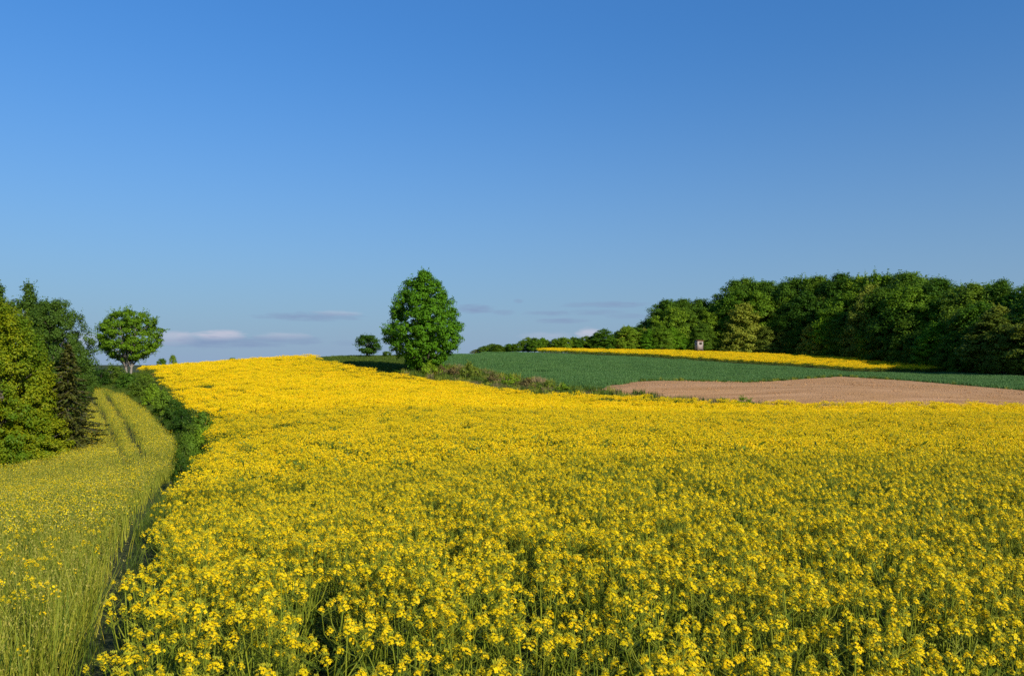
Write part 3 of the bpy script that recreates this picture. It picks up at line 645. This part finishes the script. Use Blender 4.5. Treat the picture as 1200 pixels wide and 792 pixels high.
# verge shrubs
L_rust = leafmat('leaf_rust', (0.11, 0.085, 0.03), (0.17, 0.13, 0.04), None, .2, .1)
vb = [tree_proto('verge_bush', 60, 2.4, 1.5, .02, prof_dome, 40, .3, 40, .16, L_mid, rad=.03, nl=10, forks=3, sprig=40), tree_proto('verge_bush', 61, 2.4, 1.5, .02, prof_dome, 34, .3, 34, .15, L_rust, rad=.03, nl=10, forks=3, sprig=30),
      tree_proto('verge_bush', 62, 2.4, 1.5, .02, prof_dome, 40, .3, 40, .16, L_olive, rad=.03, nl=10, forks=3, sprig=40)]
VB = [(468, 116, 432, 20, 0, 'low green bush left of the foot of the tall lone tree'), (503, 113, 424, 22, 0, 'leafy green growth at the right foot of the tall lone tree'), (516, 114, 428, 16, 1, 'reddish brown shrub right of the tall lone tree'), (532, 113, 430, 26, 1, 'wider reddish brown shrub in the verge'),
      (548, 112, 424, 20, 2, 'olive shrub standing highest in the verge'), (557, 110, 430, 14, 2, 'small olive shrub just right of the highest verge shrub'), (578, 104, 438, 22, 1, 'brown shrub midway down the verge'), (598, 101, 440, 24, 0, 'green shrub midway down the verge'),
      (618, 98, 443, 24, 1, 'brown shrub toward the right end of the verge'), (640, 94, 446, 24, 2, 'olive shrub toward the right end of the verge'), (660, 91, 449, 22, 0, 'last green shrub before the brown field'), (680, 87, 458, 26, 0, 'low dark bush at the tip of the brown field'),
      (735, 79, 463.5, 24, 0, 'low weedy bush at the near edge of the brown field, left one'), (870, 75, 464.5, 26, 0, 'low weedy bush at the near edge of the brown field, right one'), (845, 75.5, 466, 26, 2, 'flat weedy bush at the middle of the near edge of the brown field'),
      (790, 77, 466, 24, 0, 'thin weedy bush between the front field and the brown field')]
for u, Y, vt, wpx, k, lab in VB:
    x, y, H_ = base_top(u, Y, vt); plant_tree('verge_bush', vb[k], x, y, max(H_, .5), lab, 'bush', 'shrubs of the verge', sxy=wpx / F * Y * 1.1, part=('foliage', 'stems'))

# -------- the wood
FP = [('dark broad', tree_proto('oak', 70, 10, 15, 2.0, prof_dome, 320, 1.0, 120, .29, L_dark, rad=.25, nl=20, sprig=130)),
      ('mid green broad', tree_proto('oak', 71, 9, 14, .8, prof_dome2, 290, .95, 120, .28, L_mid, rad=.25, nl=20, sprig=150)),
      ('mid green narrow', tree_proto('hornbeam', 72, 7.5, 14, .6, prof_dome2, 210, .85, 120, .28, L_mid, rad=.2, nl=20, sprig=120)),
      ('pale olive narrow', tree_proto('birch', 73, 5.5, 14, .8, prof_egg, 210, .75, 105, .27, L_olive, M_bark_pale, rad=.16, nl=26, sprig=130, holes=.06)),
      ('bright green loose', tree_proto('maple', 74, 7, 13, .6, prof_egg, 230, .85, 120, .28, L_bright, rad=.2, nl=20, sprig=140)),
      ('dark dense', tree_proto('oak', 75, 7, 12, .4, prof_dome, 240, .9, 120, .29, L_dark, rad=.2, nl=16, sprig=120)),
      ('olive loose', tree_proto('willow', 76, 7, 12, .4, prof_dome, 220, .85, 110, .27, L_olive, rad=.2, nl=20, sprig=150, holes=.04))]
edge = np.array([(37, 209), (52, 208), (62, 205), (71, 195), (77.5, 182), (80.5, 168), (81.5, 152), (82, 138), (83, 126), (88, 114), (96, 100)])
ORD = ['first', 'second', 'third', 'fourth', 'fifth', 'sixth', 'seventh', 'eighth', 'ninth', 'tenth', 'eleventh', 'twelfth', 'thirteenth', 'fourteenth', 'fifteenth', 'sixteenth', 'seventeenth', 'eighteenth', 'nineteenth', 'twentieth', 'twenty-first', 'twenty-second', 'twenty-third', 'twenty-fourth', 'twenty-fifth', 'twenty-sixth', 'twenty-seventh', 'twenty-eighth', 'twenty-ninth', 'thirtieth', 'thirty-first', 'thirty-second', 'thirty-third', 'thirty-fourth', 'thirty-fifth', 'thirty-sixth', 'thirty-seventh', 'thirty-eighth', 'thirty-ninth', 'fortieth']
# skyline of the wood: photo column -> row
SKY_U = [700, 765, 775, 800, 846, 852, 870, 900, 950, 1000, 1050, 1090, 1110, 1130, 1165, 1200, 1300]
SKY_V = [385, 372, 352, 349, 352, 334, 323, 328, 323, 319, 318, 321, 332, 336, 324, 330, 330]
def sky_h(x, y): u = 600 + x / y * F; return CAMZ + (V0 - np.interp(u, SKY_U, SKY_V)) / F * y - h1(x, y)
FR, MR, BR = 'front edge trees of the wood', 'middle row trees of the wood', 'skyline trees of the wood'
def row(off, step, frac, kinds, where, grp, jit):
    d = np.gradient(edge, axis=0); nrm = unit(np.c_[d[:, 1], -d[:, 0]]) * -1
    nrm[:, 0] = abs(nrm[:, 0]); nrm[:, 1] = abs(nrm[:, 1])
    L = edge + nrm * off; tot = np.linalg.norm(np.diff(L, axis=0), axis=1).sum(); P = resample(L, int(tot / step)); k = 0
    for i, (x, y) in enumerate(P):
        x += rng.normal(0, jit); y += rng.normal(0, jit)
        if x / y * F > 680: continue
        kd, pr_ = FP[kinds[int(rng.integers(0, len(kinds)))]]
        h = sky_h(x, y) * rng.uniform(*frac); w = min(h * .95, pr_[3] * rng.uniform(1.3, 1.8))
        plant_tree(pr_[0].name.split('_')[0] + '_tree', pr_, x, y, h, f'{kd} tree, {ORD[k]} from the left {where}', 'tree', grp, sxy=w); k += 1
row(0, 4.2, (.34, .70), [1, 3, 4, 5, 6, 6, 0], 'along the front edge of the wood', FR, .8)
row(5.0, 4.4, (.70, .88), [0, 1, 2, 3, 6, 1], 'in the middle row of the wood', MR, 1.0)
row(11.5, 4.6, (.98, 1.01), [0, 0, 1, 0, 1], 'along the skyline of the wood', BR, 1.0)
row(19, 6.5, (.93, .99), [0, 0, 2], 'in the rearmost row of the wood', 'rear trees of the wood', 1.5)
# hedge of small trees left of the wood, along the top of the yellow strip
NB = 30; us = np.linspace(560, 775, NB)
for i, u in enumerate(us):
    Y = 206 + rng.uniform(-2, 3); vt = np.interp(u, [560, 575, 600, 622, 650, 680, 690, 700, 708, 716, 735, 765, 780], [408, 402, 402, 394, 398, 393, 393, 390, 385, 394, 381, 384, 376]) + rng.uniform(-2.0, 2.5)
    if 583 < u < 592: vt = 407
    x, y, H_ = base_top(u + rng.uniform(-2, 2), Y, vt); H_ = max(H_, 1.2); kd, pr_ = FP[[1, 5, 2, 6, 1, 4][int(rng.integers(0, 6))]]
    plant_tree('hedgerow_tree', pr_, x, y, H_, f'{kd} small tree, {ORD[i]} from the left in the far hedgerow', 'tree', 'small trees of the far hedgerow', sxy=max(4.2, min(H_ * 1.0, 7)))

# ------------------------------------------------------------------ hunting hide
M_plank = mat('hide_planks', (.40, .33, .29), None, .85, 0, .15, patch=(.27, .22, .19), patch_scale=5)
M_roof = mat('hide_roof', (.28, .11, .06), None, .8, 0, .15, patch=(.20, .09, .05), patch_scale=3)
M_frame = mat('hide_frame', (.12, .09, .07), None, .85, 0, .15)
def box(b, x0, x1, y0, y1, z0, z1, m=0):
    V = [[x, y, z] for z in (z0, z1) for x, y in ((x0, y0), (x1, y0), (x1, y1), (x0, y1))]
    b.add(V, [[0, 3, 2, 1], [4, 5, 6, 7], [0, 1, 5, 4], [1, 2, 6, 5], [2, 3, 7, 6], [3, 0, 4, 7]], m)
hx, hy = at(819, 0, 197)[:2]; hz = h1(hx, hy); topz = CAMZ + (V0 - 398.5) / F * 197
hut = mk('hunting_hide', None, loc=(hx, hy, hz)); hut.rotation_euler.z = math.radians(14)
tag(hut, 'small raised wooden hunting hide at the edge of the wood', 'hunting hide')
fl = topz - hz - 2.35
def part(name, f, m, parent=hut):
    b = Buf(); f(b); return mk(name, b.mesh(name, [m]), parent)
def plankwall(b, y, openings):
    n = 10; w = 1.5 / n
    for i in range(n):
        x0 = -.75 + i * w; x1 = x0 + w - .012; z = fl
        for (a, c, lo, hi) in openings:
            if x1 > a and x0 < c: box(b, x0, x1, y, y + .03, z, lo); z = hi
        box(b, x0, x1, y, y + .03, z, fl + 2.1 + (i % 2) * .01)
part('front_wall', lambda b: plankwall(b, -.75, [(-.22, .42, fl + 1.25, fl + 1.62)]), M_plank)
part('rear_wall', lambda b: plankwall(b, .72, [(-.2, .4, fl + .9, fl + 1.3)]), M_plank)
for sx in (-1, 1):
    def side(b):
        for i in range(9): y0 = -.71 + i * .158; box(b, sx * .735 - .015, sx * .735 + .015, y0, y0 + .147, fl, fl + (1.2 if 2 < i < 6 else 2.15)); 
        for i in range(3, 6): y0 = -.71 + i * .158; box(b, sx * .735 - .015, sx * .735 + .015, y0, y0 + .147, fl + 1.6, fl + 2.15)
    part('side_wall', side, M_plank)
part('roof', lambda b: b.add([[-.9, -.95, fl + 2.2], [.9, -.95, fl + 2.12], [.9, .9, fl + 2.3], [-.9, .9, fl + 2.38], [-.9, -.95, fl + 2.27], [.9, -.95, fl + 2.19], [.9, .9, fl + 2.37], [-.9, .9, fl + 2.45]],
     [[0, 3, 2, 1], [4, 5, 6, 7], [0, 1, 5, 4], [1, 2, 6, 5], [2, 3, 7, 6], [3, 0, 4, 7]]), M_roof)
part('floor', lambda b: box(b, -.8, .8, -.8, .8, fl - .08, fl - .003), M_frame)
for sx in (-1, 1):
    for sy in (-1, 1):
        part('leg', lambda b: tube(b, [[sx * .95, sy * .95, -.2], [sx * .68, sy * .68, fl - .08]], [.06, .055], 6), M_frame)
lad = part('ladder', lambda b: [tube(b, [[q, 1.7, -.1], [q, .85, fl]], [.035, .035], 5) for q in (-.25, .25)], M_frame)
for k in range(4):
    part('rung', lambda b: tube(b, [[-.25, 1.7 - .85 * (k + .8) / 4.6, -.1 + (fl + .1) * (k + .8) / 4.6], [.25, 1.7 - .85 * (k + .8) / 4.6, -.1 + (fl + .1) * (k + .8) / 4.6]], [.02, .02], 5), M_frame, lad)
print('hide floor height', fl, 'near plants', len(near_pts), 'near y', near_pts[:, 1].min(), near_pts[:, 1].max())
